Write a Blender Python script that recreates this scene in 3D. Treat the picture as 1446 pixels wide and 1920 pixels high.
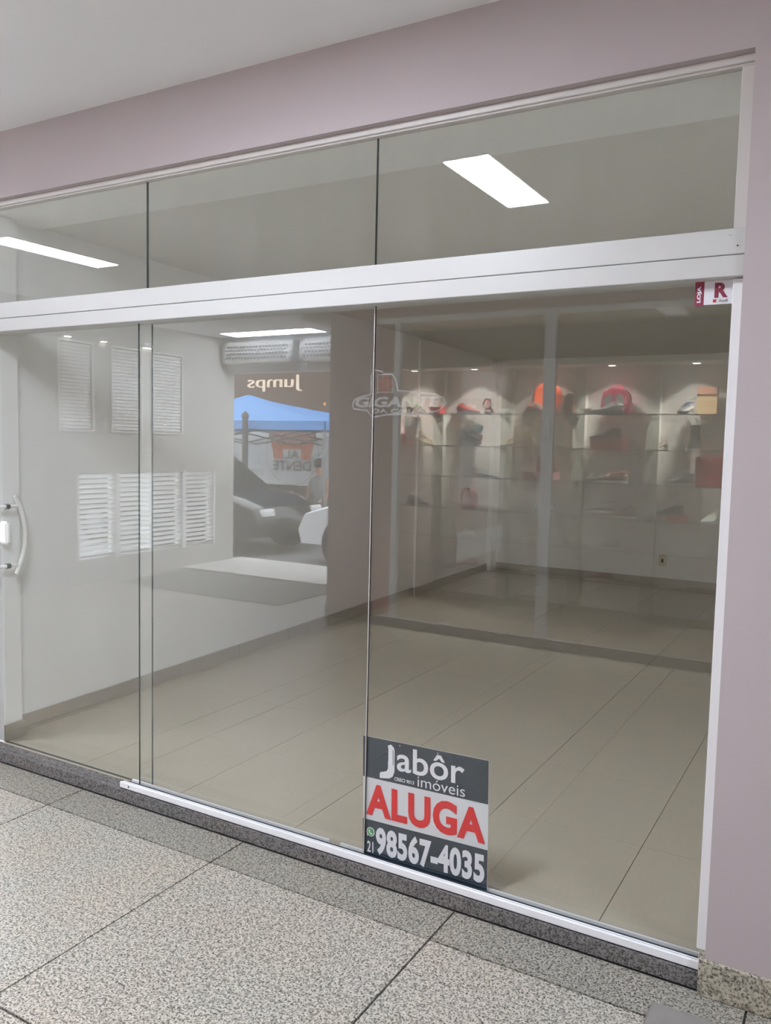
import bpy, bmesh, math, random
from mathutils import Vector, Matrix
random.seed(7)
for o in list(bpy.data.objects): bpy.data.objects.remove(o, do_unlink=True)
SC = bpy.context.scene
COL = SC.collection
R = math.radians

# ------------------------------------------------------------------ camera
cd = bpy.data.cameras.new('camera'); cam = bpy.data.objects.new('camera', cd); COL.objects.link(cam)
cd.sensor_fit = 'VERTICAL'; cd.sensor_height = 36.0; cd.sensor_width = 36.0
cd.lens = 1563.4 / 1920.0 * 36.0
cd.clip_start = 0.05; cd.clip_end = 200
yaw, pitch, roll = R(29.9336), R(-4.6558), R(1.2758)
fw = Vector((-math.sin(yaw) * math.cos(pitch), math.cos(yaw) * math.cos(pitch), math.sin(pitch)))
rt = Vector((math.cos(yaw), math.sin(yaw), 0)); up = rt.cross(fw)
r2 = math.cos(roll) * rt + math.sin(roll) * up
u2 = -math.sin(roll) * rt + math.cos(roll) * up
m = Matrix((r2, u2, -fw)).transposed().to_4x4(); m.translation = (0, -2.5045, 1.55)
cam.matrix_world = m
SC.camera = cam

# ------------------------------------------------------------------ light settings, world
LED = 101.0          # ceiling panel radiance
SPOT = 380.0         # display window spotlights (W)
SKY = 12.0
SC.view_settings.view_transform = 'Standard'; SC.view_settings.look = 'None'
SC.view_settings.gamma = 1.0; SC.view_settings.use_curve_mapping = False
SC.view_settings.exposure = 0.1
SC.cycles.max_bounces = 20; SC.cycles.diffuse_bounces = 12; SC.cycles.glossy_bounces = 8; SC.cycles.transparent_max_bounces = 32
w = bpy.data.worlds.new('overcast_sky'); SC.world = w; w.use_nodes = True
wn = w.node_tree.nodes; wl = w.node_tree.links; wn.clear()
wo = wn.new('ShaderNodeOutputWorld'); wb = wn.new('ShaderNodeBackground')
wb.inputs[0].default_value = (0.88, 0.93, 1.0, 1); wb.inputs[1].default_value = SKY
wl.new(wb.outputs[0], wo.inputs[0])

# ------------------------------------------------------------------ materials
def lin(c):
    return tuple(((v / 255) / 12.92 if v / 255 <= 0.04045 else ((v / 255 + 0.055) / 1.055) ** 2.4) for v in c)
M = {}
def nt(name):
    mt = bpy.data.materials.new(name); mt.use_nodes = True
    n = mt.node_tree.nodes; l = mt.node_tree.links; n.clear()
    out = n.new('ShaderNodeOutputMaterial')
    M[name] = mt
    return mt, n, l, out
def paint(name, rgb, rough=0.5, metal=0.0, var=0.04, scale=6.0, bump=0.0, bscale=200.0, spec=0.5, coat=0.0, linear=False, dist=0.01):
    mt, n, l, out = nt(name)
    b = n.new('ShaderNodeBsdfPrincipled'); l.new(b.outputs[0], out.inputs[0])
    c = rgb if linear else lin(rgb)
    tc = n.new('ShaderNodeTexCoord')
    nz = n.new('ShaderNodeTexNoise'); nz.inputs['Scale'].default_value = scale; nz.inputs['Detail'].default_value = 4
    l.new(tc.outputs['Object'], nz.inputs['Vector'])
    mx = n.new('ShaderNodeMix'); mx.data_type = 'RGBA'
    mx.inputs[6].default_value = (*[v * (1 - var) for v in c], 1); mx.inputs[7].default_value = (*[min(1, v * (1 + var)) for v in c], 1)
    l.new(nz.outputs[0], mx.inputs[0]); l.new(mx.outputs[2], b.inputs['Base Color'])
    b.inputs['Roughness'].default_value = rough; b.inputs['Metallic'].default_value = metal
    b.inputs['Specular IOR Level'].default_value = spec
    if coat: b.inputs['Coat Weight'].default_value = coat
    if bump:
        n2 = n.new('ShaderNodeTexNoise'); n2.inputs['Scale'].default_value = bscale; n2.inputs['Detail'].default_value = 3
        l.new(tc.outputs['Object'], n2.inputs['Vector'])
        bp = n.new('ShaderNodeBump'); bp.inputs['Strength'].default_value = bump; bp.inputs['Distance'].default_value = dist
        l.new(n2.outputs[0], bp.inputs['Height']); l.new(bp.outputs[0], b.inputs['Normal'])
    return mt
def emit(name, rgb, s, tint=None):
    mt, n, l, out = nt(name)
    e = n.new('ShaderNodeEmission'); e.inputs[0].default_value = (*(tint or lin(rgb)), 1); e.inputs[1].default_value = s
    l.new(e.outputs[0], out.inputs[0]); return mt
def glass(name, tint, ior=1.5, smudge=0.0, film=0.0):
    # clear architectural pane: Fresnel mirror over straight-through transmission, same from both sides
    mt, n, l, out = nt(name)
    tr = n.new('ShaderNodeBsdfTransparent'); tr.inputs[0].default_value = (*tint, 1)
    gl = n.new('ShaderNodeBsdfGlossy'); gl.inputs['Roughness'].default_value = 0.0; gl.inputs[0].default_value = (1, 1, 1, 1)
    ge = n.new('ShaderNodeNewGeometry')
    mi = n.new('ShaderNodeMix'); mi.data_type = 'FLOAT'; mi.inputs[2].default_value = ior; mi.inputs[3].default_value = 1 / ior
    l.new(ge.outputs['Backfacing'], mi.inputs[0])
    fr = n.new('ShaderNodeFresnel'); l.new(mi.outputs[0], fr.inputs[0])
    mx = n.new('ShaderNodeMixShader'); l.new(fr.outputs[0], mx.inputs[0]); l.new(tr.outputs[0], mx.inputs[1]); l.new(gl.outputs[0], mx.inputs[2])
    last = mx
    if film:
        df = n.new('ShaderNodeBsdfDiffuse'); df.inputs[0].default_value = (.8, .8, .8, 1)
        tc = n.new('ShaderNodeTexCoord'); nz = n.new('ShaderNodeTexNoise'); nz.inputs['Scale'].default_value = 3.0; nz.inputs['Detail'].default_value = 5
        mp = n.new('ShaderNodeMapping'); mp.inputs['Scale'].default_value = (3, 1, .8)
        l.new(tc.outputs['Object'], mp.inputs[0]); l.new(mp.outputs[0], nz.inputs['Vector'])
        mr = n.new('ShaderNodeMapRange'); mr.inputs[1].default_value = .35; mr.inputs[2].default_value = .8; mr.inputs[3].default_value = film * .4; mr.inputs[4].default_value = film * 1.6
        l.new(nz.outputs[0], mr.inputs[0])
        m2 = n.new('ShaderNodeMixShader'); l.new(mr.outputs[0], m2.inputs[0]); l.new(mx.outputs[0], m2.inputs[1]); l.new(df.outputs[0], m2.inputs[2]); last = m2
    l.new(last.outputs[0], out.inputs[0]); return mt
def vinyl(name, rgb, alpha):
    mt, n, l, out = nt(name)
    tr = n.new('ShaderNodeBsdfTransparent'); df = n.new('ShaderNodeBsdfDiffuse'); df.inputs[0].default_value = (*lin(rgb), 1)
    mx = n.new('ShaderNodeMixShader'); mx.inputs[0].default_value = alpha
    l.new(tr.outputs[0], mx.inputs[1]); l.new(df.outputs[0], mx.inputs[2]); l.new(mx.outputs[0], out.inputs[0]); return mt
def granite(name, dark, mid, light, scale=95.0, rough=0.35, shift=0.0):
    mt, n, l, out = nt(name)
    b = n.new('ShaderNodeBsdfPrincipled'); l.new(b.outputs[0], out.inputs[0])
    ge = n.new('ShaderNodeNewGeometry')
    n1 = n.new('ShaderNodeTexNoise'); n1.inputs['Scale'].default_value = scale; n1.inputs['Detail'].default_value = 2.5; n1.inputs['Roughness'].default_value = .6
    n2 = n.new('ShaderNodeTexNoise'); n2.inputs['Scale'].default_value = scale * .42; n2.inputs['Detail'].default_value = 3
    n3 = n.new('ShaderNodeTexNoise'); n3.inputs['Scale'].default_value = 2.2; n3.inputs['Detail'].default_value = 3
    n4 = n.new('ShaderNodeTexNoise'); n4.inputs['Scale'].default_value = scale * 1.25; n4.inputs['Detail'].default_value = 1.5
    for q in (n1, n2, n3, n4): l.new(ge.outputs['Position'], q.inputs['Vector'])
    r1 = n.new('ShaderNodeValToRGB'); e = r1.color_ramp.elements
    e[0].position = .30 + shift; e[0].color = (*lin(dark), 1); e[1].position = .62 + shift; e[1].color = (*lin(light), 1)
    k = e.new(.42 + shift); k.color = (*lin(mid), 1); k = e.new(.48 + shift); k.color = (*lin([a * .93 for a in light]), 1)
    l.new(n1.outputs[0], r1.inputs[0])
    r2_ = n.new('ShaderNodeValToRGB'); e = r2_.color_ramp.elements
    e[0].position = .36; e[0].color = (.62, .61, .60, 1); e[1].position = .52; e[1].color = (1, 1, 1, 1)
    l.new(n2.outputs[0], r2_.inputs[0])
    r3 = n.new('ShaderNodeValToRGB'); e = r3.color_ramp.elements
    e[0].position = .35; e[0].color = (.93, .96, .95, 1); e[1].position = .65; e[1].color = (1, .97, .93, 1)
    l.new(n3.outputs[0], r3.inputs[0])
    a = n.new('ShaderNodeMix'); a.data_type = 'RGBA'; a.blend_type = 'MULTIPLY'; a.inputs[0].default_value = 1
    l.new(r1.outputs[0], a.inputs[6]); l.new(r2_.outputs[0], a.inputs[7])
    a2 = n.new('ShaderNodeMix'); a2.data_type = 'RGBA'; a2.blend_type = 'MULTIPLY'; a2.inputs[0].default_value = 1
    r4 = n.new('ShaderNodeValToRGB'); e = r4.color_ramp.elements
    e[0].position = .33; e[0].color = (.28, .28, .28, 1); e[1].position = .41; e[1].color = (1, 1, 1, 1)
    l.new(n4.outputs[0], r4.inputs[0])
    a3 = n.new('ShaderNodeMix'); a3.data_type = 'RGBA'; a3.blend_type = 'MULTIPLY'; a3.inputs[0].default_value = 1
    l.new(a.outputs[2], a2.inputs[6]); l.new(r3.outputs[0], a2.inputs[7]); l.new(a2.outputs[2], a3.inputs[6]); l.new(r4.outputs[0], a3.inputs[7]); l.new(a3.outputs[2], b.inputs['Base Color'])
    b.inputs['Roughness'].default_value = rough; b.inputs['Specular IOR Level'].default_value = .3
    return mt

granite('granite_floor', (64, 63, 60), (116, 113, 108), (202, 195, 184), scale=150)
granite('granite_border', (58, 57, 54), (98, 96, 91), (172, 167, 157), scale=145)
granite('granite_sill', (50, 50, 52), (90, 88, 89), (134, 130, 129), scale=170, rough=.5)
granite('granite_plinth', (84, 80, 74), (134, 128, 116), (186, 178, 162), scale=110, rough=.4)
paint('grout', (62, 60, 57), .9, var=.15, scale=30)
paint('lilac', (172, 162, 163), .65, var=.025, scale=2.5, bump=.05, bscale=140, dist=.003)
paint('pink_paint', (172, 138, 138), .6, var=.03, scale=2)
paint('ceiling_white', (226, 227, 230), .8, var=.012, scale=2)
paint('shop_ceiling', (226, 224, 218), .8, var=.015, scale=2)  # darker than the soffit strip, putting the dimmer light beyond it into the paint
paint('wall_white', (246, 246, 245), .6, var=.015, scale=2, bump=.04, bscale=120, dist=.003)
paint('alu_white', (188, 188, 186), .35, var=.008, scale=4)
paint('white_plastic', (238, 238, 236), .35, var=.008, scale=4)
paint('rail_white', (228, 228, 230), .35, var=.008, scale=4)
paint('alu_frame', (196, 192, 189), .4, var=.01, scale=4)
paint('porcelain', (190, 180, 163), .22, var=.025, scale=3.5)
paint('baseboard', (164, 154, 140), .3, var=.03, scale=4)
paint('tile_grout', (110, 100, 90), .9)
paint('black', (20, 20, 22), .5)
paint('dark_gap', (44, 46, 52), .7)
paint('steel', (150, 150, 150), .35, metal=.9)
paint('plate_grey', (132, 128, 124), .6, var=.12, scale=14, bump=.2, bscale=60)
glass('pane', (.976, .984, .977), 1.55, film=.004)
glass('pane_upper', (.970, .982, .971), 1.55, film=.02)
glass('clear_glass', (.97, .985, .975), 1.45)
paint('glass_edge', (38, 62, 62), .15)
paint('glass_edge_light', (150, 172, 160), .2)
emit('led', (255, 255, 255), LED, (.91, .97, 1.09))
paint('navy', (16, 40, 58), .45, var=.02)
paint('print_white', (214, 214, 220), .45, var=.01)
paint('print_red', (205, 36, 40), .45, var=.02)
paint('print_green', (70, 150, 92), .45)
paint('maroon', (128, 40, 66), .45, var=.02)
paint('print_grey', (140, 138, 142), .5)
vinyl('vinyl_white', (225, 225, 225), .14)
vinyl('vinyl_grey', (205, 205, 205), .09)
vinyl('vinyl_red', (200, 120, 110), .10)
for nm, c in dict(c_red=(190, 40, 46), c_pink=(228, 70, 120), c_white=(232, 232, 230), c_black=(34, 32, 34), c_brown=(110, 74, 56), c_gold=(196, 160, 100),
                  c_orange=(226, 92, 44), c_green=(96, 130, 90), c_grey=(130, 130, 132), c_kraft=(190, 160, 118), c_teal=(110, 190, 196), c_rose=(206, 140, 140),
                  c_blue=(70, 128, 190), c_skin=(196, 146, 120), c_navy=(40, 50, 80), c_cream=(220, 206, 176)).items():
    paint(nm, c, .5, var=.05, scale=12)
paint('display_wall', (222, 216, 210), .7, var=.02)
paint('display_bulkhead', (190, 188, 178), .7)
paint('display_floor', (120, 112, 104), .3)
paint('end_wall', (176, 174, 168), .7, var=.02)
paint('step_stone', (196, 194, 188), .6, var=.05, scale=10)
paint('asphalt', (128, 128, 130), .9, var=.15, scale=20)
paint('facade_brown', (92, 72, 62), .8, var=.15, scale=3)
paint('facade_dark', (52, 50, 48), .4)
paint('tent_blue', (76, 140, 205), .6, var=.05)
paint('mat_dark', (110, 108, 104), .95, var=.1, scale=40)
paint('car_white', (236, 236, 238), .2, coat=.6)
paint('car_black', (26, 28, 30), .2, coat=.6)
paint('car_glass', (22, 26, 30), .08)
paint('tyre', (24, 24, 24), .85)
emit('neon_warm', (255, 236, 214), 7)
emit('bulb_orange', (255, 190, 110), 6)
emit('spot_lens', (255, 250, 240), 30)

# ------------------------------------------------------------------ mesh helpers
class MB:
    def __init__(s): s.v = []; s.f = []; s.mi = []
    def add(s, v, f, mi=0):
        o = len(s.v); s.v += [tuple(p) for p in v]; s.f += [tuple(i + o for i in q) for q in f]; s.mi += [mi] * len(f); return s
    def box(s, x0, x1, y0, y1, z0, z1, mi=0):
        v = [(x0, y0, z0), (x1, y0, z0), (x1, y1, z0), (x0, y1, z0), (x0, y0, z1), (x1, y0, z1), (x1, y1, z1), (x0, y1, z1)]
        return s.add(v, [(0, 3, 2, 1), (4, 5, 6, 7), (0, 1, 5, 4), (1, 2, 6, 5), (2, 3, 7, 6), (3, 0, 4, 7)], mi)
    def cyl(s, p0, p1, r0, r1=None, n=16, mi=0):
        r1 = r0 if r1 is None else r1
        p0 = Vector(p0); p1 = Vector(p1); d = (p1 - p0).normalized()
        a = d.orthogonal().normalized(); b = d.cross(a)
        v = []
        for p, r in ((p0, r0), (p1, r1)):
            for i in range(n):
                t = 2 * math.pi * i / n; v.append(p + r * (math.cos(t) * a + math.sin(t) * b))
        f = [(i, (i + 1) % n, n + (i + 1) % n, n + i) for i in range(n)] + [tuple(reversed(range(n))), tuple(range(n, 2 * n))]
        return s.add(v, f, mi)
    def tube(s, pts, r, n=10, flat=1.0, mi=0):
        pts = [Vector(p) for p in pts]; v = []; f = []
        rs = r if isinstance(r, (list, tuple)) else [r] * len(pts)
        ref = None
        for i, p in enumerate(pts):
            d = (pts[min(i + 1, len(pts) - 1)] - pts[max(i - 1, 0)]).normalized()
            if ref is None: ref = d.orthogonal().normalized()
            a = (ref - d * ref.dot(d)).normalized(); b = d.cross(a); ref = a
            for k in range(n):
                t = 2 * math.pi * k / n; v.append(p + rs[i] * (math.cos(t) * a + flat * math.sin(t) * b))
        for i in range(len(pts) - 1):
            for k in range(n): f.append((i * n + k, i * n + (k + 1) % n, (i + 1) * n + (k + 1) % n, (i + 1) * n + k))
        f.append(tuple(reversed(range(n)))); f.append(tuple(range((len(pts) - 1) * n, len(pts) * n)))
        return s.add(v, f, mi)
    def prism(s, poly, axis, a, b, mi=0):
        # polygon in the two other axes (x,z)/(y,z)/(x,y), extruded along axis
        n = len(poly); v = []
        for t in (a, b):
            for (p, q) in poly:
                v.append((t, p, q) if axis == 'x' else (p, t, q) if axis == 'y' else (p, q, t))
        f = [(i, (i + 1) % n, n + (i + 1) % n, n + i) for i in range(n)] + [tuple(reversed(range(n))), tuple(range(n, 2 * n))]
        return s.add(v, f, mi)
    def lathe(s, prof, c=(0, 0, 0), n=24, mi=0):
        v = []; f = []
        for (r, z) in prof:
            for k in range(n):
                t = 2 * math.pi * k / n; v.append((c[0] + r * math.cos(t), c[1] + r * math.sin(t), c[2] + z))
        for i in range(len(prof) - 1):
            for k in range(n): f.append((i * n + k, i * n + (k + 1) % n, (i + 1) * n + (k + 1) % n, (i + 1) * n + k))
        f.append(tuple(reversed(range(n)))); f.append(tuple(range((len(prof) - 1) * n, len(prof) * n)))
        return s.add(v, f, mi)
    def loft(s, secs, mi=0):
        n = len(secs[0]); v = [p for q in secs for p in q]; f = []
        for i in range(len(secs) - 1):
            for k in range(n): f.append((i * n + k, i * n + (k + 1) % n, (i + 1) * n + (k + 1) % n, (i + 1) * n + k))
        f.append(tuple(reversed(range(n)))); f.append(tuple(range((len(secs) - 1) * n, len(secs) * n)))
        return s.add(v, f, mi)
    def mesh(s, name, mats, bevel=0.0, smooth=False, seg=2):
        me = bpy.data.meshes.new(name); me.from_pydata(s.v, [], s.f)
        for k in (mats if isinstance(mats, (list, tuple)) else [mats]): me.materials.append(M[k])
        for p, i in zip(me.polygons, s.mi): p.material_index = i
        bm = bmesh.new(); bm.from_mesh(me)
        bmesh.ops.recalc_face_normals(bm, faces=bm.faces)
        if bevel: bmesh.ops.bevel(bm, geom=list(bm.edges), offset=bevel, segments=seg, affect='EDGES', clamp_overlap=True)
        if smooth:
            for f in bm.faces: f.smooth = True
            for e in bm.edges:
                if len(e.link_faces) == 2 and e.calc_face_angle(0) > R(40): e.smooth = False
        bm.to_mesh(me); bm.free(); return me
    def build(s, name, mats, parent=None, bevel=0.0, smooth=False, loc=None, seg=2):
        return link(name, s.mesh(name, mats, bevel, smooth, seg), parent, loc)
def link(name, data, parent=None, loc=None):
    o = bpy.data.objects.new(name, data); COL.objects.link(o)
    if parent is not None: o.parent = parent
    if loc is not None: o.location = loc
    return o
def tag(o, label, cat=None, group=None, kind=None):
    o['label'] = label
    if cat: o['category'] = cat
    if group: o['group'] = group
    if kind: o['kind'] = kind
    return o
def thing(name, label, cat, loc=(0, 0, 0), rz=0.0, group=None, kind=None):
    o = link(name, None, None, loc); o.rotation_euler = (0, 0, rz); o.empty_display_size = .1
    return tag(o, label, cat, group, kind)
def struct(name, mb, mats, label, cat, bevel=0.0, parent=None):
    o = mb.build(name, mats, parent, bevel)
    if parent is None: tag(o, label, cat, kind='structure')
    return o
def text_into(name, body, rect, mat, parent, P, fat=0.0, shear=0.0, depth=.0008, extr=.5, space=1.0):
    """lettering as thin raised mesh fitted into rect (u0,u1,v0,v1); P maps (u, v, height) to a point in the parent's space"""
    cu = bpy.data.curves.new('t', 'FONT'); cu.body = body; cu.size = 1; cu.offset = fat; cu.shear = shear; cu.resolution_u = 4
    cu.extrude = extr; cu.space_character = space
    ob = bpy.data.objects.new('t', cu); COL.objects.link(ob)
    dg = bpy.context.evaluated_depsgraph_get(); me = bpy.data.meshes.new_from_object(ob.evaluated_get(dg))
    bpy.data.objects.remove(ob, do_unlink=True); bpy.data.curves.remove(cu)
    xs = [v.co.x for v in me.vertices]; ys = [v.co.y for v in me.vertices]
    x0, x1, y0, y1 = min(xs), max(xs), min(ys), max(ys)
    u0, u1, v0, v1 = rect
    for v in me.vertices:
        a = (v.co.x - x0) / (x1 - x0); b = (v.co.y - y0) / (y1 - y0)
        v.co = P(u0 + a * (u1 - u0), v0 + b * (v1 - v0), depth * (v.co.z + .5))
    me.materials.clear(); me.materials.append(M[mat]); me.name = name
    return link(name, me, parent)
def flat(name, poly, mat, parent, P, h0=0.0, h1=.0008):
    n = len(poly)
    if h1 is None: return MB().add([P(u, q, h0) for u, q in poly], [tuple(range(n))]).build(name, mat, parent)
    v = [P(u, q, h0) for u, q in poly] + [P(u, q, h1) for u, q in poly]
    f = [(i, (i + 1) % n, n + (i + 1) % n, n + i) for i in range(n)] + [tuple(reversed(range(n))), tuple(range(n, 2 * n))]
    return MB().add(v, f).build(name, mat, parent)
def copy_tree(o, parent=None):
    c = o.copy(); COL.objects.link(c); c.parent = parent
    for k in list(o.children): copy_tree(k, c)
    return c
def disc(cu, cv, ru, rv, n=28, a0=0, a1=360):
    return [(cu + ru * math.cos(R(a0 + (a1 - a0) * i / n)), cv + rv * math.sin(R(a0 + (a1 - a0) * i / n))) for i in range(n)]

# ------------------------------------------------------------------ corridor floor: granite slabs
CEIL = 2.89; SF = .05; EX = -7.1; RX = 4.5; OPP = -3.65; OPEN = -5.75
fl = struct('floor', MB().box(EX, RX, OPEN, -.01, -.12, -.006), 'grout', 'corridor floor of square speckled grey granite slabs', 'floor')
xj = [-2.01 + .904 * k for k in range(-6, 8)]
xj = [EX] + [x for x in xj if EX + .1 < x < RX - .1] + [RX]
yj = [-.062, -.25, -1.15, -2.05, -2.95, OPP, -4.55, -4.93]
g = .0034
for j in range(len(yj) - 1):
    for i in range(len(xj) - 1):
        x0, x1 = xj[i] + g, xj[i + 1] - g
        if j >= 5:
            if x0 > -4.13: continue
            x1 = min(x1, -4.14)
        y1, y0 = yj[j] - g, yj[j + 1] + g
        dz = random.uniform(-.0006, .0006)
        MB().box(x0, x1, y0, y1, -.02, dz).build('border_slab' if j == 0 else 'granite_slab', 'granite_border' if j == 0 else 'granite_floor', fl)
# threshold
sill = struct('trim_1', MB().box(-4.6, -.328, -.055, -.032, 0, SF).box(-4.6, -.328, -.0285, .02, 0, SF).box(-4.6, -.328, -.04, 0, 0, SF - .004), 'granite_sill', 'dark grey granite threshold running under the glass storefront', 'threshold', )
# shop floor
sf = struct('floor', MB().box(-4.6, -.312, .0, 7.1, -.12, -.001).box(-4.6, -.312, .0205, 7.1, -.001, SF - .004), 'tile_grout', 'polished beige porcelain tile floor of the empty shop', 'floor')
tx = [-4.59] + [-2.449 - .6 * k for k in (3, 2, 1, 0)] + [-1.851, -1.251, -.655, -.315]
ty = [.023] + [.64 + .6 * k for k in range(11)] + [7.09]
for i in range(len(tx) - 1):
    for j in range(len(ty) - 1):
        MB().box(tx[i] + .0015, tx[i + 1] - .0015, ty[j] + .001, ty[j + 1] - .001, SF - .012, SF + random.uniform(-.0003, .0003)).build('porcelain_tile', 'porcelain', sf)

# ------------------------------------------------------------------ corridor and shop shell
WF = -.07
struct('wall_front', MB().box(-4.6, -.318, WF, -.0, 2.604, CEIL + .1).box(EX, -4.6, WF, .1, 0, CEIL + .1), 'lilac', 'lilac painted lintel wall above the glass storefront', 'wall')
wr = struct('wall_right', MB().box(-.318, RX, WF, .1, 0, CEIL + .1), 'lilac', 'lilac painted wall right of the storefront with granite plinth', 'wall')
MB().box(-.333, RX, WF - .012, WF, 0, .108).build('plinth', 'granite_plinth', wr, bevel=.002, seg=1)
MB().box(-.333, -.318, WF, -.03, 0, .108).build('plinth', 'granite_plinth', wr)
struct('ceiling', MB().box(EX, RX, OPP - .05, WF, CEIL, CEIL + .1), 'ceiling_white', 'white smooth corridor ceiling', 'ceiling')
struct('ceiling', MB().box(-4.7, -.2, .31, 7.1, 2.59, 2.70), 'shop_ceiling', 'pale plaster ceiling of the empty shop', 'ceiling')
struct('ceiling', MB().box(-4.7, -.2, .0, .31, 2.577, 2.70), 'wall_white', 'white plaster soffit strip just behind the upper panes', 'ceiling')
LA = Vector((-3.645, 0, 0)); LB = Vector((-3.945, 7.0, 0))
def lw(y): return LA.x + (LB.x - LA.x) * y / 7.0
def slab(y0, y1, off0, off1, z0, z1):
    v = [(lw(y) + o, y, z) for z in (z0, z1) for (y, o) in ((y0, off0), (y0, off1), (y1, off1), (y1, off0))]
    return MB().add(v, [(0, 3, 2, 1), (4, 5, 6, 7), (0, 1, 5, 4), (1, 2, 6, 5), (2, 3, 7, 6), (3, 0, 4, 7)])
wlft = struct('wall_left', slab(.021, 7.1, -.3, 0, SF, 2.66), 'wall_white', 'white left wall of the empty shop', 'wall')
b_ = slab(.03, .135, 0, .055, SF, 2.6); b_.build('pilaster', 'wall_white', wlft)
b_ = slab(4.76, 5.17, 0, .022, SF, 2.56); b_.build('pilaster', 'wall_white', wlft)
b_ = slab(6.8, 7.0, 0, .06, SF, 2.56); b_.build('pilaster', 'wall_white', wlft)
bb = struct('baseboard_left', slab(.135, .75, .001, .011, SF, SF + .085), 'baseboard', 'greige porcelain baseboard along the left wall of the empty shop', 'baseboard')
for k in range(7):
    y0 = .75 + .6 * k
    if y0 < 4.7: slab(y0 + .0015, min(y0 + .6, 4.76) - .0015, .001, .011, SF, SF + .085).build('baseboard_tile', 'baseboard', bb)
slab(.03, .145, .056, .066, SF, SF + .085).build('baseboard_tile', 'baseboard', bb)
slab(4.75, 5.18, .023, .033, SF, SF + .085).build('baseboard_tile', 'baseboard', bb)
slab(5.18, 6.8, .001, .011, SF, SF + .085).build('baseboard_tile', 'baseboard', bb)
wbk = struct('wall_back', MB().box(-4.3, -.2, 7.0, 7.1, SF, 2.66), 'wall_white', 'plain white back wall of the empty shop', 'wall')
struct('baseboard_back', MB().box(-3.93, -.312, 6.99, 7.0, SF, SF + .085), 'baseboard', 'greige porcelain baseboard along the shop back wall', 'baseboard')
struct('wall_right', MB().box(-.312, -.2, .1, 7.0, 0, 2.66), 'wall_white', 'white right wall inside the empty shop', 'wall')
ou = thing('wall_outlet', 'small white power outlet low on the shop back wall', 'outlet', (-1.907, 6.99, .33))
MB().box(-.04, .04, -.01, .01, -.06, .06).build('cover_plate', 'c_cream', ou, bevel=.003)
MB().box(-.012, .012, -.013, -.009, -.02, .02).build('socket', 'black', ou)

# ------------------------------------------------------------------ storefront
def pane(x0, x1, y, z0, z1, t=.008, mat='pane', edge='glass_edge'):
    b = MB()
    v = [(x0, y, z0), (x1, y, z0), (x1, y + t, z0), (x0, y + t, z0), (x0, y, z1), (x1, y, z1), (x1, y + t, z1), (x0, y + t, z1)]
    b.add(v, [(0, 1, 5, 4), (2, 3, 7, 6)], 0); b.add(v, [(0, 3, 2, 1), (4, 5, 6, 7), (1, 2, 6, 5), (3, 0, 4, 7)], 1)
    me = bpy.data.meshes.new('pane')
    v8 = v; me.from_pydata(v8, [], [(0, 1, 5, 4), (2, 3, 7, 6), (0, 3, 2, 1), (4, 5, 6, 7), (1, 2, 6, 5), (3, 0, 4, 7)])
    me.materials.append(M[mat]); me.materials.append(M[edge])
    for i, p in enumerate(me.polygons): p.material_index = 0 if i < 2 else 1
    return me
sfr = thing('window_1', 'white aluminium framed glass storefront of the empty shop', 'storefront', kind='structure')
MB().box(-4.6, -.318, -.04, 0, 2.584, 2.604).box(-4.6, -.318, -.03, 0, 2.578, 2.586).build('top_frame', 'alu_frame', sfr, bevel=.0015, seg=1)
MB().box(-.354, -.318, -.03, 0.0, 2.152, 2.578).build('side_jamb', 'alu_frame', sfr, bevel=.0015, seg=1)
MB().box(-.348, -.318, -.03, 0.02, .108, 2.02).build('side_jamb', 'rail_white', sfr, bevel=.0015, seg=1)
MB().box(-4.6, -.318, -.052, .05, 2.081, 2.150).build('header_beam', 'alu_white', sfr, bevel=.002, seg=1)
hb = MB().box(-4.6, -.318, -.056, .05, 2.022, 2.0785).build('header_cover', 'alu_white', sfr, bevel=.002, seg=1)
MB().cyl((-.338, -.0535, 2.103), (-.338, -.051, 2.103), .0022, n=10).build('screw', 'black', sfr)
MB().box(-.362, -.354, -.0535, -.0515, 2.132, 2.1332).build('scratch', 'print_grey', sfr)
rail = MB().box(-2.705, -.335, -.047, -.036, SF, .0785).box(-2.705, -.335, -.027, -.021, SF, .0745).box(-2.705, -.335, -.047, .02, SF, .056).build('bottom_rail', 'rail_white', sfr, bevel=.0015, seg=1)
MB().box(-2.69, -1.66, .008, .018, .056, .071).build('rail_lip', 'rail_white', sfr)
MB().box(-1.61, -.345, .008, .018, .056, .071).build('rail_lip', 'rail_white', sfr)
MB().box(-2.69, -.345, -.036, -.0275, .056, .0735).box(-2.69, -.345, -.0205, -.009, .056, .0715).build('seal', 'dark_gap', sfr)
MB().box(-2.655, -2.649, -.0478, -.046, .062, .070).build('screw', 'black', sfr)
link('pane', pane(-2.63, -1.4995, -.008, .057, 2.03), sfr)
link('pane', pane(-1.496, -.348, -.008, .057, 2.03), sfr)
MB().box(-1.4995, -1.496, -.0075, -.001, .06, 2.022).build('silicone_joint', 'alu_frame', sfr)
for a, b in ((-4.58, -2.577), (-2.5735, -1.4993), (-1.496, -.354)):
    link('upper_pane', pane(a, b, -.012, 2.15, 2.58, mat='pane_upper'), sfr)
MB().box(-4.58, -.354, -.02, -.004, 2.147, 2.153).build('glazing_bead', 'alu_white', sfr)
dr = thing('door_1', 'frameless sliding glass door at the left of the storefront', 'door', kind='structure')
link('pane', pane(-4.55, -2.593, .03, .056, 2.03), dr)
hx = -3.55
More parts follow.
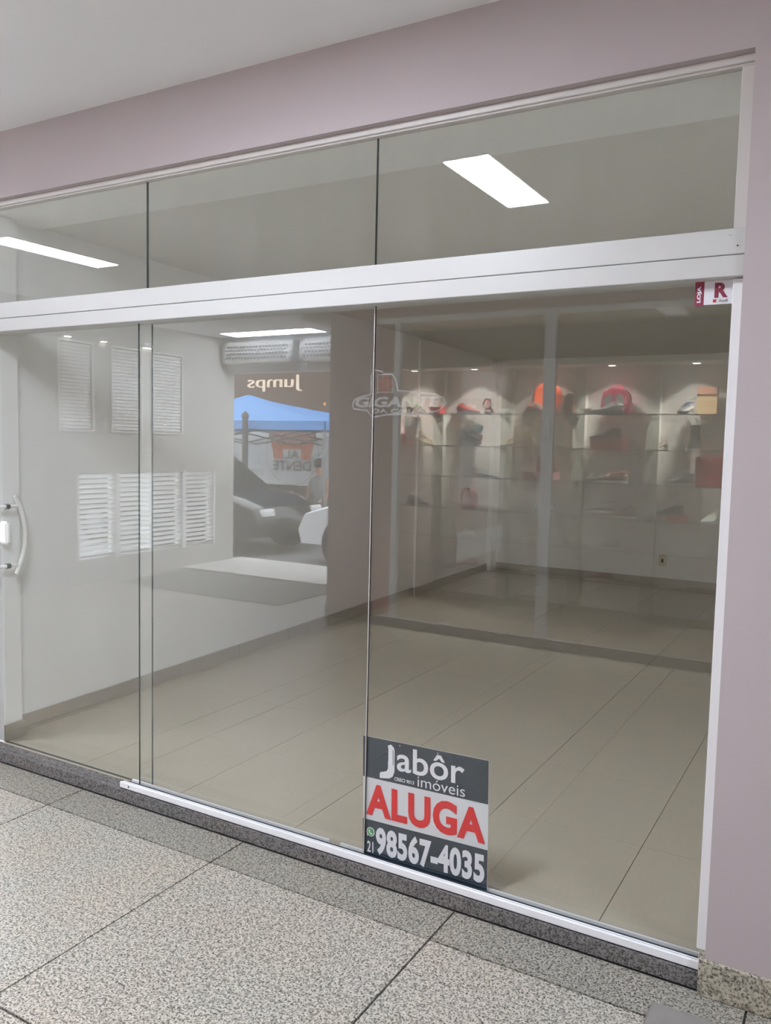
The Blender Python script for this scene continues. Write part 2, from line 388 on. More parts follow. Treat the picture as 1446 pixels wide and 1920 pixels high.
for s, nm in ((1, 'pull_handle'), (-1, 'pull_handle')):
    y0 = .034 + s * .045
    pts = [(hx, y0 + s * (.055 - .055 * ((z - 1.07) / .19) ** 2), z) for z in [.882 + .38 * i / 16 for i in range(17)]]
    MB().tube(pts, [.009] + [.012] * 15 + [.009], n=12, flat=1.3).build(nm, 'white_plastic', dr, smooth=True)
for z in (.925, 1.212):
    MB().cyl((hx, -.045, z), (hx, .115, z), .008, n=14).build('standoff', 'white_plastic', dr, smooth=True)
    MB().cyl((hx, .024, z), (hx, .044, z), .014, n=16).build('washer', 'steel', dr, smooth=True)
MB().box(-3.60, -3.535, .018, .05, 1.03, 1.14).build('lock_body', 'white_plastic', dr, bevel=.01, seg=3)

# store number plate stuck on the glass
PY = -.0085
def Pn(u, v, h): return Vector((u, PY - .001 - h, v))
sn = thing('store_number_sign', 'small white and maroon shop letter sign LOJA R stuck on the glass', 'sign', (0, 0, 0))
flat('panel', [(-.4245, 1.957), (-.338, 1.957), (-.338, 2.0215), (-.4245, 2.0215)], 'print_white', sn, Pn)
flat('side_band', [(-.449, 1.955), (-.4245, 1.955), (-.4245, 2.0215), (-.449, 2.0215)], 'maroon', sn, Pn)
text_into('lettering', 'R', (-.397, -.362, 1.975, 2.016), 'maroon', sn, lambda u, v, h: Pn(u, v, h + .0009), fat=.045)
def Pl(u, v, h): return Vector((-.431 - (v) * .0125, PY - .0019 - h, 1.964 + u * .044))
text_into('lettering', 'LOJA', (0, 1, 0, 1), 'print_white', sn, lambda u, v, h: Vector((-.4305 - v * .0125, PY - .0019 - h, 1.964 + u * .045)), fat=.05)
text_into('lettering', 'Audi', (-.386, -.3615, 1.9625, 1.9705), 'print_grey', sn, lambda u, v, h: Pn(u, v, h + .0009), fat=.035)
for du, dv in ((0, 0), (.005, 0), (0, .0045), (.005, .0045), (.0025, .0022)):
    flat('logo_mark', [(-.4005 + du, 1.9628 + dv), (-.3965 + du, 1.9628 + dv), (-.3965 + du, 1.9662 + dv), (-.4005 + du, 1.9662 + dv)], 'print_red', sn, lambda u, v, h: Pn(u, v, h + .0009))

# old translucent vinyl decal on the glass
dc = thing('vinyl_decal', 'faded translucent vinyl logo with cross and lettering on the glass', 'decal', (0, 0, 0))
Pd = lambda u, v, h: Vector((u, PY - .0006 - h, v))
outl = [(-1.577, 1.668), (-1.583, 1.69), (-1.572, 1.706), (-1.545, 1.716), (-1.508, 1.722), (-1.508, 1.79), (-1.497, 1.808), (-1.46, 1.80), (-1.456, 1.792), (-1.423, 1.792), (-1.405, 1.77), (-1.398, 1.735),
        (-1.26, 1.722), (-1.222, 1.708), (-1.215, 1.688), (-1.235, 1.664), (-1.29, 1.652), (-1.44, 1.648), (-1.50, 1.638), (-1.52, 1.662)]
nO = len(outl); cxy = (sum(a for a, b in outl) / nO, sum(b for a, b in outl) / nO)
inn = []
for i, (a, b) in enumerate(outl):
    p = Vector(outl[i - 1]); q = Vector(outl[(i + 1) % nO]); t = (q - p).normalized(); nrm = Vector((-t.y, t.x))
    inn.append((a - nrm.x * .006, b - nrm.y * .006) )
b_ = MB(); v = [Pd(a, b, 0) for a, b in outl] + [Pd(a, b, 0) for a, b in inn]
b_.add(v, [(i, (i + 1) % nO, nO + (i + 1) % nO, nO + i) for i in range(nO)]); b_.build('outline', 'vinyl_white', dc)
text_into('lettering', 'GIGANTE', (-1.568, -1.235, 1.676, 1.712), 'vinyl_white', dc, Pd, fat=.035, shear=.15, depth=.0002, extr=0)
text_into('lettering', 'DA COLINA', (-1.50, -1.26, 1.655, 1.671), 'vinyl_white', dc, Pd, fat=.03, depth=.0002, extr=0)
cx0, cz0 = -1.449, 1.757
for k in range(4):
    a = R(90 * k); pts = [(.004, -.008), (.030, -.019), (.030, .019), (.004, .008)]
    flat('cross_arm', [(cx0 + x * math.cos(a) - y * math.sin(a), cz0 + x * math.sin(a) + y * math.cos(a)) for x, y in pts], 'vinyl_red', dc, Pd, 0, None)
sq = [(cx0 - .032, cz0 - .032), (cx0 + .032, cz0 - .032), (cx0 + .032, cz0 + .032), (cx0 - .032, cz0 + .032)]
for k in range(4):
    a = Vector(sq[k]); b = Vector(sq[(k + 1) % 4]); d = (b - a).normalized(); nn = Vector((-d.y, d.x)) * .003
    flat('cross_border', [tuple(a), tuple(b), tuple(b + nn), tuple(a + nn)], 'vinyl_white', dc, lambda u, v, h: Pd(u, v, h + .0002), 0, None)

# for-rent board leaning on the inside of the glass
SX0, SX1, SZ0, SH = -1.505, -1.018, .0565, .4465
sg = thing('rent_sign', 'navy white and red rental board reading ALUGA leaning inside the glass', 'sign', (SX0, .0015, SZ0))
sg.rotation_euler = (0, R(-1.2), 0)
SW = SX1 - SX0
MB().box(0, SW, 0, .003, 0, SH).build('board', 'print_white', sg)
def Ps(u, v, h): return Vector((u * SW, -.0002 - h, (1 - v) * SH))
def tr(s): return s * 1060 / (1135 - s * 75)
def U(x): return tr((x - 190) / 1056)
up0 = lambda u, v, h: Ps(u, v, h + .0009)
flat('top_band', [(0, .333), (1, .333), (1, 0), (0, 0)], 'navy', sg, Ps)
flat('bottom_band', [(0, 1), (1, 1), (1, .685), (0, .685)], 'navy', sg, Ps)
def tin(body, x0, x1, vt, vb, mat, fat=0.0, **k): return text_into('lettering', body, (U(x0), U(x1), vb, vt), mat, sg, up0, fat=fat, **k)
# tall key-toothed J
J = [(427, .04), (455, .028), (480, .05), (487, .075), (487, .24), (470, .285), (440, .305), (400, .312), (352, .318), (350, .29), (356, .27), (385, .262), (415, .25), (428, .225),
     (428, .165), (434, .160), (428, .150), (434, .143), (428, .133), (434, .126), (428, .116), (434, .109), (428, .098), (434, .090), (428, .080), (434, .070), (428, .060)]
flat('lettering', [(U(x), v) for x, v in reversed(J)], 'print_white', sg, up0)
flat('letter_slot', [(U(472), .07), (U(476), .07), (U(476), .19), (U(472), .19)][::-1], 'navy', sg, lambda u, v, h: Ps(u, v, h + .0018), 0, .0006)
tin('abôr', 508, 1068, .028, .228, 'print_white', fat=.012)
tin('imóveis', 690, 1074, .236, .318, 'print_white', fat=-.004)
tin('CRECI 9013', 486, 660, .283, .312, 'print_white', fat=.02)
tin('ALUGA', 222, 1228, .380, .645, 'print_red', fat=.04, space=1.08)
tin('98567-4035', 316, 1226, .722, .955, 'print_white', fat=.042, space=1.06)
tin('21', 232, 292, .862, .952, 'print_white', fat=.015)
wx, wz = U(266), .782
rr = .034
flat('app_icon', [(wx - rr * .85, .826), (wx - rr * .62, .808)] + [(wx + rr * math.cos(R(t)), wz - rr * 1.55 * .72 * math.sin(R(t))) for t in range(215, 215 + 345, 15)], 'print_white', sg, up0)
flat('app_icon', disc(wx, wz, rr * .80, rr * .92), 'print_green', sg, lambda u, v, h: Ps(u, v, h + .0018))
flat('app_icon', [(wx - .014, wz - .016), (wx - .006, wz - .019), (wx - .002, wz - .006), (wx - .006, wz), (wx + .004, wz + .010), (wx + .009, wz + .005), (wx + .017, wz + .011), (wx + .013, wz + .020), (wx + .004, wz + .020), (wx - .008, wz + .012), (wx - .015, wz - .002)], 'print_white', sg, lambda u, v, h: Ps(u, v, h + .0028))
for x in (533, 857):
    flat('grommet', disc(U(x), .022, .007, .0076, 14), 'print_grey', sg, up0)

# floor plate at the corridor edge
pl = thing('floor_plate', 'worn grey metal cover plate on the granite floor beside the plinth', 'plate', (-.20, -.345, 0))
MB().box(-.235, .3, -.2, .155, 0, .012).build('frame', 'plate_grey', pl, bevel=.004, seg=2)
MB().box(-.19, .26, -.17, .11, .011, .0145).build('cover', 'plate_grey', pl, bevel=.002, seg=1)
for k in range(4): MB().box(-.16 + k * .1, -.12 + k * .1, -.03, -.022, .0143, .0158).build('slot', 'dark_gap', pl)

# ------------------------------------------------------------------ opposite side of the corridor (seen mirrored in the glass)
pil = struct('wall_opposite', MB().prism([(-4.13, OPP), (-4.13, -4.0), (-4.7, -5.0), (-4.7, OPEN), (-4.55, OPEN), (-4.55, -5.3), (-4.45, -4.5), (-4.0, -3.95), (-3.65, -3.95), (-3.65, OPP)], 'z', 0, CEIL + .1), 'pink_paint', 'pink painted pillar between street entrance and display window', 'wall')
MB().box(-4.138, -3.642, OPP - .2, OPP + .008, 0, .1).build('plinth', 'granite_plinth', pil)
struct('wall_opposite', MB().box(-3.65, -.4, -3.8, OPP, 2.60, CEIL + .1), 'pink_paint', 'pink painted lintel above the lit shoe display window', 'wall')
struct('wall_opposite', MB().box(-.4, RX, -3.8, OPP, 0, CEIL + .1), 'lilac', 'lilac wall behind the photographer', 'wall')
struct('wall_end', MB().box(RX, RX + .1, OPP, WF, 0, CEIL + .1), 'lilac', 'lilac wall closing the corridor on the far right', 'wall')
# display window shell
struct('wall_display', MB().box(-4.55, -.4, -5.3, -5.2, 0, 2.9), 'display_wall', 'grey back wall of the shoe display', 'wall')
struct('wall_display', MB().box(-.5, -.4, -5.2, -3.8, 0, 2.9), 'display_wall', 'grey side wall of the shoe display', 'wall')
struct('floor', MB().box(-3.65, -.5, -5.2, OPP, -.1, .06).box(-4.5, -3.65, -5.2, -4.5, -.1, .06).prism([(-4.45, -4.5), (-4.0, -3.96), (-3.65, -3.96), (-3.65, -4.5)], 'z', -.1, .06), 'display_floor', 'dark polished floor of the display window', 'floor')
bulk = struct('ceiling', MB().box(-4.55, -.5, -5.2, -4.86, 2.30, 2.8).box(-4.55, -.5, -4.86, -3.8, 2.66, 2.8), 'display_bulkhead', 'dark bulkhead over the shoe shelves', 'ceiling')
wd2 = thing('window_2', 'glass shop window with white posts in front of the shoe display', 'window', kind='structure')
MB().box(-3.65, -.4, OPP - .03, OPP + .012, 2.555, 2.60).build('header', 'white_plastic', wd2)
MB().box(-3.65, -.4, OPP - .03, OPP + .03, .0, .075).build('bottom_rail', 'c_grey', wd2)
for x in (-3.44, -2.125): MB().box(x - .035 if x < -3 else x - .045, x + .02 if x < -3 else x + .045, OPP - .02, OPP + .02, .06, 2.56).build('post', 'rail_white', wd2)
MB().box(-2.21, -2.035, OPP + .02, OPP + .035, 1.03, 1.115).build('lock_plate', 'white_plastic', wd2, bevel=.008)
for x in (-2.185, -2.06): MB().cyl((x, OPP + .034, 1.07), (x, OPP + .04, 1.07), .012, n=12).build('lock_cylinder', 'black', wd2)
link('pane', pane(-3.42, -2.17, OPP, .07, 2.56, mat='clear_glass', edge='glass_edge_light'), wd2)
link('pane', pane(-2.08, -.4, OPP, .07, 2.56, mat='clear_glass', edge='glass_edge_light'), wd2)
niche_x = [-4.03, -3.37, -2.64, -2.03, -1.31]; old_x = [-3.37, -2.70, -2.02, -1.34, -.75]
DIV = [-4.44, -3.79, -3.06, -2.34, -1.67, -.93]
for i, x in enumerate(DIV): MB().box(x - .055, x + .055, -5.2, -5.12, .06, 2.3).build('divider', 'display_bulkhead', bulk)
ROWS = [1.86, 1.55, 1.25, .94, .65, .36]
RN = ['top', 'second', 'third', 'fourth', 'fifth', 'lowest']
for z, rn in zip(ROWS, RN):
    sh = thing('glass_shelf', 'long green-edged glass shelf, %s of the shoe display' % rn, 'shelf', (0, 0, z), group='glass display shelves')
    me = MB().box(-4.5, -.51, -5.115, -4.90, -.008, 0).mesh('shelf_board', ['clear_glass', 'glass_edge'])
    for p in me.polygons: p.material_index = 0 if abs(p.normal.z) > .5 else 1
    link('shelf_board', me, sh)
    for x in DIV[1:]:
        MB().box(x - .012, x + .012, -5.12, -5.0, -.03, -.008).build('bracket', 'steel', sh)
NN = ['first', 'second', 'third', 'fourth', 'fifth']
for x, nn in zip(niche_x, NN):
    sp = thing('spotlight', 'small round recessed spotlight over the %s display niche from the pillar' % nn, 'spotlight', (x, -5.03, 2.30), group='display spotlights')
    MB().cyl((0, 0, -.006), (0, 0, .0), .045, n=20).build('ring', 'white_plastic', sp)
    MB().cyl((0, 0, -.009), (0, 0, -.005), .030, n=18).build('lens', 'spot_lens', sp)
    ld = bpy.data.lights.new('spot_lamp', 'SPOT'); ld.energy = SPOT; ld.spot_size = R(105); ld.spot_blend = .7; ld.shadow_soft_size = .03; ld.color = (1, .97, .93)
    lo = link('lamp', ld, sp, (0, 0, -.02))

# ---- goods
def sneaker_meshes():
    secs = []; N = 14
    L = [(0.0, .030, .055, .085), (.02, .036, .07, .10), (.06, .039, .075, .105), (.10, .038, .07, .098), (.14, .040, .055, .075), (.18, .046, .035, .058), (.22, .047, .026, .045), (.255, .038, .022, .036), (.275, .018, .018, .026)]
    for (x, wd, zm, zt) in L:
        s = []
        for k in range(N):
            t = 2 * math.pi * k / N; c, q = math.cos(t), math.sin(t)
            y = wd * c * (1.0 if q < 0 else (1 - .35 * q)); z = .018 + (zt - .018) * (.5 + .5 * q)
            s.append((x, y, z))
        secs.append(s)
    a = MB().loft(secs)
    sole = []
    for (x, wd, zm, zt) in L:
        sole.append([(x * 1.03 - .004, -wd * 1.08, 0), (x * 1.03 - .004, wd * 1.08, 0), (x * 1.03 - .004, wd * 1.08, .022), (x * 1.03 - .004, -wd * 1.08, .022)])
    b = MB().loft(sole)
    c = MB()
    for k in range(4): c.tube([(.105 + .02 * k, -.03, .083 - .011 * k), (.11 + .02 * k, 0, .100 - .013 * k), (.105 + .02 * k, .03, .083 - .011 * k)], .004, n=6)
    d = MB().tube([(.01 + .04 * math.cos(t) + .03, .026 * math.sin(t), .102 + .006 * math.cos(t)) for t in [2 * math.pi * i / 14 for i in range(15)]], .006, n=6)
    return a, b, c, d
SM = sneaker_meshes()
def scale_thing(o, s): o.scale = (s, s, s)
def sneaker(x, z, rz, up_, sole, lace, label, y=-5.03, s=1.0, grp='shoes on display', rx=0):
    o = thing('sneaker', label, 'shoe', (x, y, z), rz, grp); scale_thing(o, s)
    SM[0].build('upper', up_, o, smooth=True); SM[1].build('sole', sole, o); SM[2].build('laces', lace, o, smooth=True); SM[3].build('collar', lace, o, smooth=True)
    o.rotation_euler.x = rx
    return o
def sandal(x, z, rz, strap, sole, label, y=-5.03, s=1.0):
    o = thing('sandal', label, 'shoe', (x, y, z), rz, 'shoes on display'); scale_thing(o, s)
    secs = []
    for (px, w_, h_) in ((0, .028, .075), (.05, .032, .07), (.10, .028, .045), (.16, .036, .02), (.21, .038, .014), (.24, .02, .012)):
        secs.append([(px, -w_, h_ - .012), (px, w_, h_ - .012), (px, w_, h_), (px, -w_, h_)])
    MB().loft(secs).build('sole', sole, o, smooth=True)
    MB().box(.0, .05, -.014, .014, 0, .064).build('heel', sole, o)
    for px, h_, r_ in ((.19, .015, .03), (.03, .075, .055)):
        MB().tube([(px, .036 * math.cos(t), h_ + r_ * math.sin(t)) for t in [math.pi * i / 10 for i in range(11)]], .008, n=6, flat=.5).build('strap', strap, o, smooth=True)
    MB().tube([(.04, 0, .12), (.10, 0, .085), (.19, 0, .045)], .007, n=6).build('strap', strap, o, smooth=True)
    return o
def shoe_box(x, z, w_, d_, h_, mat, label, y=-5.05, rz=0.0, lid=None):
    o = thing('shoe_box', label, 'box', (x, y, z), rz, 'boxes on display')
    MB().box(-w_ / 2, w_ / 2, -d_ / 2, d_ / 2, 0, h_ * .72).build('box_body', mat, o, bevel=.002, seg=1)
    MB().box(-w_ / 2 - .004, w_ / 2 + .004, -d_ / 2 - .004, d_ / 2 + .004, h_ * .72, h_).build('lid', lid or mat, o, bevel=.002, seg=1)
    return o
def backpack(x, z, w_, h_, mat, trim, label, y=-5.08, d_=.12):
    o = thing('backpack', label, 'bag', (x, y, z), 0, 'bags on display')
    prof = [(-.5, 0), (.5, 0), (.52, .3), (.5, .7), (.36, .93), (0, 1.0), (-.36, .93), (-.5, .7), (-.52, .3)]
    MB().prism([(a * w_, b * h_) for a, b in prof], 'y', -d_ / 2, d_ / 2).build('body', mat, o, bevel=.015, smooth=True)
    MB().prism([(a * w_ * .78, b * h_ * .5 + h_ * .08) for a, b in prof], 'y', d_ / 2, d_ / 2 + .03).build('front_pocket', trim, o, bevel=.008, smooth=True)
    MB().tube([(.05 * math.cos(t), 0, h_ * .97 + .03 * math.sin(t)) for t in [math.pi * i / 8 for i in range(9)]], .007, n=6).build('top_handle', trim, o, smooth=True)
    return o
def nm(r, n): return 'on the %s shelf, %s niche from the pillar' % (RN[r], NN[n])
# top row
Z = ROWS
sandal(-3.36, Z[0], R(170), 'c_white', 'c_cream', 'white strappy sandal ' + nm(0, 0), y=-5.12)
sandal(-3.44, Z[0], R(10), 'c_green', 'c_brown', 'olive strappy sandal ' + nm(0, 0))
shoe_box(-3.13, Z[0], .12, .14, .075, 'c_red', 'red shoe box ' + nm(0, 0), y=-5.1)
sneaker(-2.86, Z[0], R(20), 'c_red', 'c_white', 'c_white', 'red and white sneaker ' + nm(0, 1))
sandal(-2.72, Z[0] + .0, R(200), 'c_white', 'c_white', 'white platform sandal ' + nm(0, 1), y=-5.1, s=1.15)
sandal(-2.56, Z[0], R(60), 'c_red', 'c_brown', 'dark red high sandal ' + nm(0, 1), s=1.1)
o = thing('round_bag', 'large round orange red bag ' + nm(0, 2), 'bag', (-2.03, -5.11, Z[0] + .155), 0, 'bags on display')
b_ = MB().lathe([(.02, -.04), (.11, -.045), (.14, -.02), (.145, 0), (.14, .02), (.11, .045), (.02, .04)], n=28); me_ = b_.build('body', 'c_orange', o, smooth=True); me_.rotation_euler = (R(90), 0, 0)
b_ = MB().tube([(.147 * math.cos(t), 0, .147 * math.sin(t)) for t in [2 * math.pi * i / 30 for i in range(31)]], .007, n=6).build('piping', 'c_rose', o, smooth=True)
sneaker(-2.17, Z[0], R(8), 'c_rose', 'c_cream', 'c_cream', 'rose coloured low sneaker ' + nm(0, 2), y=-4.98)
backpack(-1.80, Z[0], .09, .2, 'c_brown', 'c_brown', 'narrow brown pouch ' + nm(0, 2))
o = backpack(-1.30, Z[0], .25, .24, 'c_pink', 'c_pink', 'pink backpack with white heart ' + nm(0, 3))
for sx in (-1, 1): flat('heart_print', disc(sx * .045, .125, .05, .055), 'c_white', o, lambda u, v, h: Vector((u, .092 + h, v)))
flat('heart_print', disc(0, .125, .022, .022), 'c_pink', o, lambda u, v, h: Vector((u, .093 + h, v)))
sneaker(-1.2, Z[0], R(174), 'c_white', 'c_grey', 'c_grey', 'white sneaker with grey sole ' + nm(0, 3), y=-4.94)
shoe_box(-1.52, Z[0], .07, .02, .05, 'c_white', 'small white price card ' + nm(0, 3), y=-4.95)
sneaker(-.80, Z[0], R(95), 'c_white', 'c_white', 'c_navy', 'white and navy sneaker facing the glass ' + nm(0, 4), y=-5.14)
shoe_box(-.66, Z[0], .16, .05, .24, 'c_kraft', 'upright kraft box with brown top ' + nm(0, 4), lid='c_brown', y=-5.12)
# second row
o = thing('hanging_bag', 'white drawstring bag hanging between red boxes ' + nm(1, 0), 'bag', (-3.36, -5.0, Z[1] + .02), 0, 'bags on display')
MB().loft([[(-.05, -.03, 0), (.05, -.03, 0), (.05, .03, 0), (-.05, .03, 0)], [(-.075, -.04, .14), (.075, -.04, .14), (.075, .04, .14), (-.075, .04, .14)], [(-.085, -.02, .26), (.085, -.02, .26), (.085, .02, .26), (-.085, .02, .26)]]).build('body', 'c_white', o)
MB().tube([(-.05, .03, .25), (0, .045, .16), (.05, .03, .25)], .005, n=6).build('drawstring', 'c_grey', o)
shoe_box(-3.52, Z[1], .17, .25, .11, 'c_red', 'red shoe box ' + nm(1, 0))
sandal(-3.30, Z[1], R(15), 'c_gold', 'c_cream', 'gold strappy sandal ' + nm(1, 0), y=-4.96)
backpack(-2.72, Z[1] + .001, .2, .18, 'c_brown', 'c_black', 'dark brown plush backpack ' + nm(1, 1), y=-5.03)
o = thing('hang_tags', 'round teal and red hang tags ' + nm(1, 1), 'tag', (-2.60, -4.96, Z[1]), 0)
MB().cyl((0, 0, 0), (0, 0, .25), .004, n=8).build('stand', 'c_grey', o)
MB().cyl((0, .004, .17), (0, .012, .17), .045, n=24).build('tag_disc', 'c_teal', o); MB().cyl((.01, .004, .085), (.01, .012, .085), .035, n=24).build('tag_disc', 'c_rose', o)
sandal(-2.12, Z[1], R(170), 'c_gold', 'c_cream', 'gold sandal ' + nm(1, 2), s=1.3); sandal(-1.98, Z[1], R(20), 'c_cream', 'c_cream', 'cream flat sandal ' + nm(1, 2), y=-4.97)
shoe_box(-1.34, Z[1], .30, .18, .085, 'c_red', 'flat red shoe box ' + nm(1, 3), lid='c_rose')
sneaker(-1.23, Z[1] + .085, R(175), 'c_black', 'c_brown', 'c_grey', 'black low shoe on the red box ' + nm(1, 3))
sandal(-1.0 + .05, Z[1], R(170), 'c_brown', 'c_cream', 'small brown sandal ' + nm(1, 4), s=.7)
o = thing('ankle_boot', 'dark ankle boot standing upright ' + nm(1, 4), 'shoe', (-.74, -5.06, Z[1]), R(90), 'shoes on display')
MB().loft([[(dx + wd * 1.2 * math.cos(2 * math.pi * k / 12), wd * math.sin(2 * math.pi * k / 12), z_) for k in range(12)] for dx, wd, z_ in ((.03, .055, .02), (.02, .052, .06), (0, .042, .11), (-.005, .04, .18), (-.005, .043, .22))]).build('shaft', 'c_black', o, smooth=True)
MB().loft([[(px, -w_, 0), (px, w_, 0), (px, w_, .022), (px, -w_, .022)] for px, w_ in ((-.05, .035), (.03, .05), (.09, .055), (.13, .03))]).build('sole', 'c_white', o)
# third row
backpack(-2.72, Z[2], .12, .1, 'c_brown', 'c_grey', 'small brown pouch ' + nm(2, 1)); sneaker(-2.62, Z[2], R(15), 'c_white', 'c_grey', 'c_grey', 'white slip-on shoe ' + nm(2, 1), s=.8)
shoe_box(-2.04, Z[2], .30, .2, .07, 'c_rose', 'flat pink shoe box ' + nm(2, 2)); backpack(-1.99, Z[2] + .07, .18, .16, 'c_brown', 'c_red', 'maroon backpack on a pink box ' + nm(2, 2))
sneaker(-1.34, Z[2], R(170), 'c_white', 'c_grey', 'c_white', 'white low sneaker ' + nm(2, 3), s=.9, y=-5.12); sneaker(-1.15, Z[2], R(172), 'c_brown', 'c_white', 'c_orange', 'brown sneaker with orange lining ' + nm(2, 3), y=-4.97)
shoe_box(-.62, Z[2], .22, .03, .25, 'c_red', 'upright red box ' + nm(2, 4), y=-5.12); sneaker(-.72, Z[2], R(172), 'c_grey', 'c_white', 'c_black', 'patterned grey sneaker ' + nm(2, 4), y=-5.0)
# fourth row
sneaker(-3.40, Z[3], R(20), 'c_brown', 'c_grey', 'c_grey', 'brown low shoe ' + nm(3, 0)); backpack(-2.74, Z[3], .15, .2, 'c_red', 'c_rose', 'red backpack with pale badge ' + nm(3, 1))
sneaker(-1.27, Z[3] + .03, R(172), 'c_grey', 'c_white', 'c_black', 'black and grey sneaker ' + nm(3, 3), y=-5.1); sneaker(-1.06, Z[3], R(174), 'c_brown', 'c_white', 'c_brown', 'dark brown shoe with white sole ' + nm(3, 3), y=-4.98)
shoe_box(-1.35, Z[3], .25, .1, .03, 'c_rose', 'low pink riser box ' + nm(3, 3), y=-5.1); shoe_box(-.85, Z[3], .16, .15, .05, 'c_orange', 'small orange box ' + nm(3, 4))
sneaker(-.80, Z[3] + .05, R(172), 'c_black', 'c_black', 'c_black', 'black shoe on the orange box ' + nm(3, 4), s=.8); sneaker(-.55, Z[3], R(95), 'c_white', 'c_white', 'c_cream', 'white sneaker facing the glass ' + nm(3, 4), y=-5.12, s=1.1)
# fifth, sixth rows
for (x, r, mt, lb) in ((-2.75, 4, 'c_white', 'white shoe '), (-2.1, 4, 'c_cream', 'cream shoe '), (-1.3, 4, 'c_grey', 'grey shoe '), (-.7, 4, 'c_white', 'white shoe '), (-2.7, 5, 'c_rose', 'rose shoe '), (-1.35, 5, 'c_brown', 'brown shoe '), (-.85, 5, 'c_white', 'white shoe '), (-2.05, 5, 'c_cream', 'cream shoe ')):
    n = min(range(5), key=lambda k: abs(old_x[k] - x)); sneaker(x + .1, Z[r], R(170), mt, 'c_white', 'c_grey', lb + nm(r, n), s=.85)

for o in list(bpy.data.objects):      # each piece of goods stands in its own niche
    if o.parent is None and (o.get('group') in ('shoes on display', 'boxes on display', 'bags on display') or o.name.startswith('hang_tags')):
        n = min(range(5), key=lambda k: abs(old_x[k] - o.location.x)); o.location.x += niche_x[n] - old_x[n]
# ------------------------------------------------------------------ ceiling LED panels
def led_panel(x0, x1, y0, y1, z, label):
    o = thing('led_panel', label, 'ceiling light', ((x0 + x1) / 2, (y0 + y1) / 2, z), 0, 'ceiling light panels')
    a, b = (x1 - x0) / 2, (y1 - y0) / 2
    MB().box(-a - .012, a + .012, -b - .012, b + .012, -.008, .0).build('frame', 'white_plastic', o)
    MB().box(-a, a, -b, b, -.012, -.006).build('diffuser', 'led', o)
    return o
led_panel(-1.82, -1.59, -1.965, -1.152, CEIL, 'bright rectangular ceiling panel light above the corridor near the sign')
led_panel(-5.33, -5.10, -2.14, -1.20, CEIL, 'bright rectangular ceiling panel light at the left end of the corridor')
led_panel(1.75, 1.98, -2.1, -1.2, CEIL, 'bright rectangular ceiling panel light behind the photographer')
# lobby toward the street
struct('ceiling', MB().box(EX, -4.13, OPEN, OPP - .05, 2.82, 2.92), 'ceiling_white', 'white lobby ceiling by the street entrance', 'ceiling')
led_panel(-6.75, -5.45, -5.5, -5.2, 2.82, 'bright ceiling panel light in front of the air curtains')
struct('wall_entrance', MB().box(EX, -4.13, OPEN - .12, OPEN, 2.40, 2.95), 'ceiling_white', 'white beam over the street entrance', 'wall')
struct('floor', MB().box(EX, -4.13, OPEN - .3, -4.93, -.1, .02), 'step_stone', 'pale stone step at the street entrance', 'floor')
tag(MB().box(-6.95, -4.75, -4.9, -3.75, 0, .008).build('door_mat', 'mat_dark', None, bevel=.003, seg=1), 'large dark grey entrance mat inside the street entrance', 'mat')
def air_curtain(x0, x1, label):
    o = thing('air_curtain', label, 'air curtain', ((x0 + x1) / 2, OPEN + .002, 2.50), 0, 'air curtains over the entrance')
    L_ = (x1 - x0) / 2
    prof = [(0, 0), (.15, .0), (.175, .05), (.18, .13), (.165, .22), (.13, .27), (0, .27)]
    MB().prism(prof, 'x', -L_, L_).build('housing', 'white_plastic', o, bevel=.008, smooth=True)
    for s in (-1, 1): MB().prism([(a * 1.06, b) for a, b in prof], 'x', s * L_ - .02, s * L_ + .02).build('end_cap', 'c_grey', o, bevel=.004)
    hx_ = MB(); n = int(L_ * 2 / .052)
    for i in range(n):
        for j in range(4):
            px = -L_ + .045 + i * .05 + (.025 if j % 2 else 0); pz = .065 + j * .043
            if px > L_ - .04: continue
            yy = .181 - .003 * abs(j - 1)
            hx_.add([(px + .019 * math.cos(R(60 * k + 30)), yy, pz + .019 * math.sin(R(60 * k + 30))) for k in range(6)], [(0, 1, 2, 3, 4, 5)])
    g_ = hx_.build('honeycomb_grille', 'dark_gap', o); g_['kind'] = 'stuff'
    return o
air_curtain(-7.02, -5.98, 'white air curtain with honeycomb grille above the street entrance, nearer the louvres')
air_curtain(-5.84, -4.75, 'white air curtain with honeycomb grille above the street entrance, nearer the pillar')
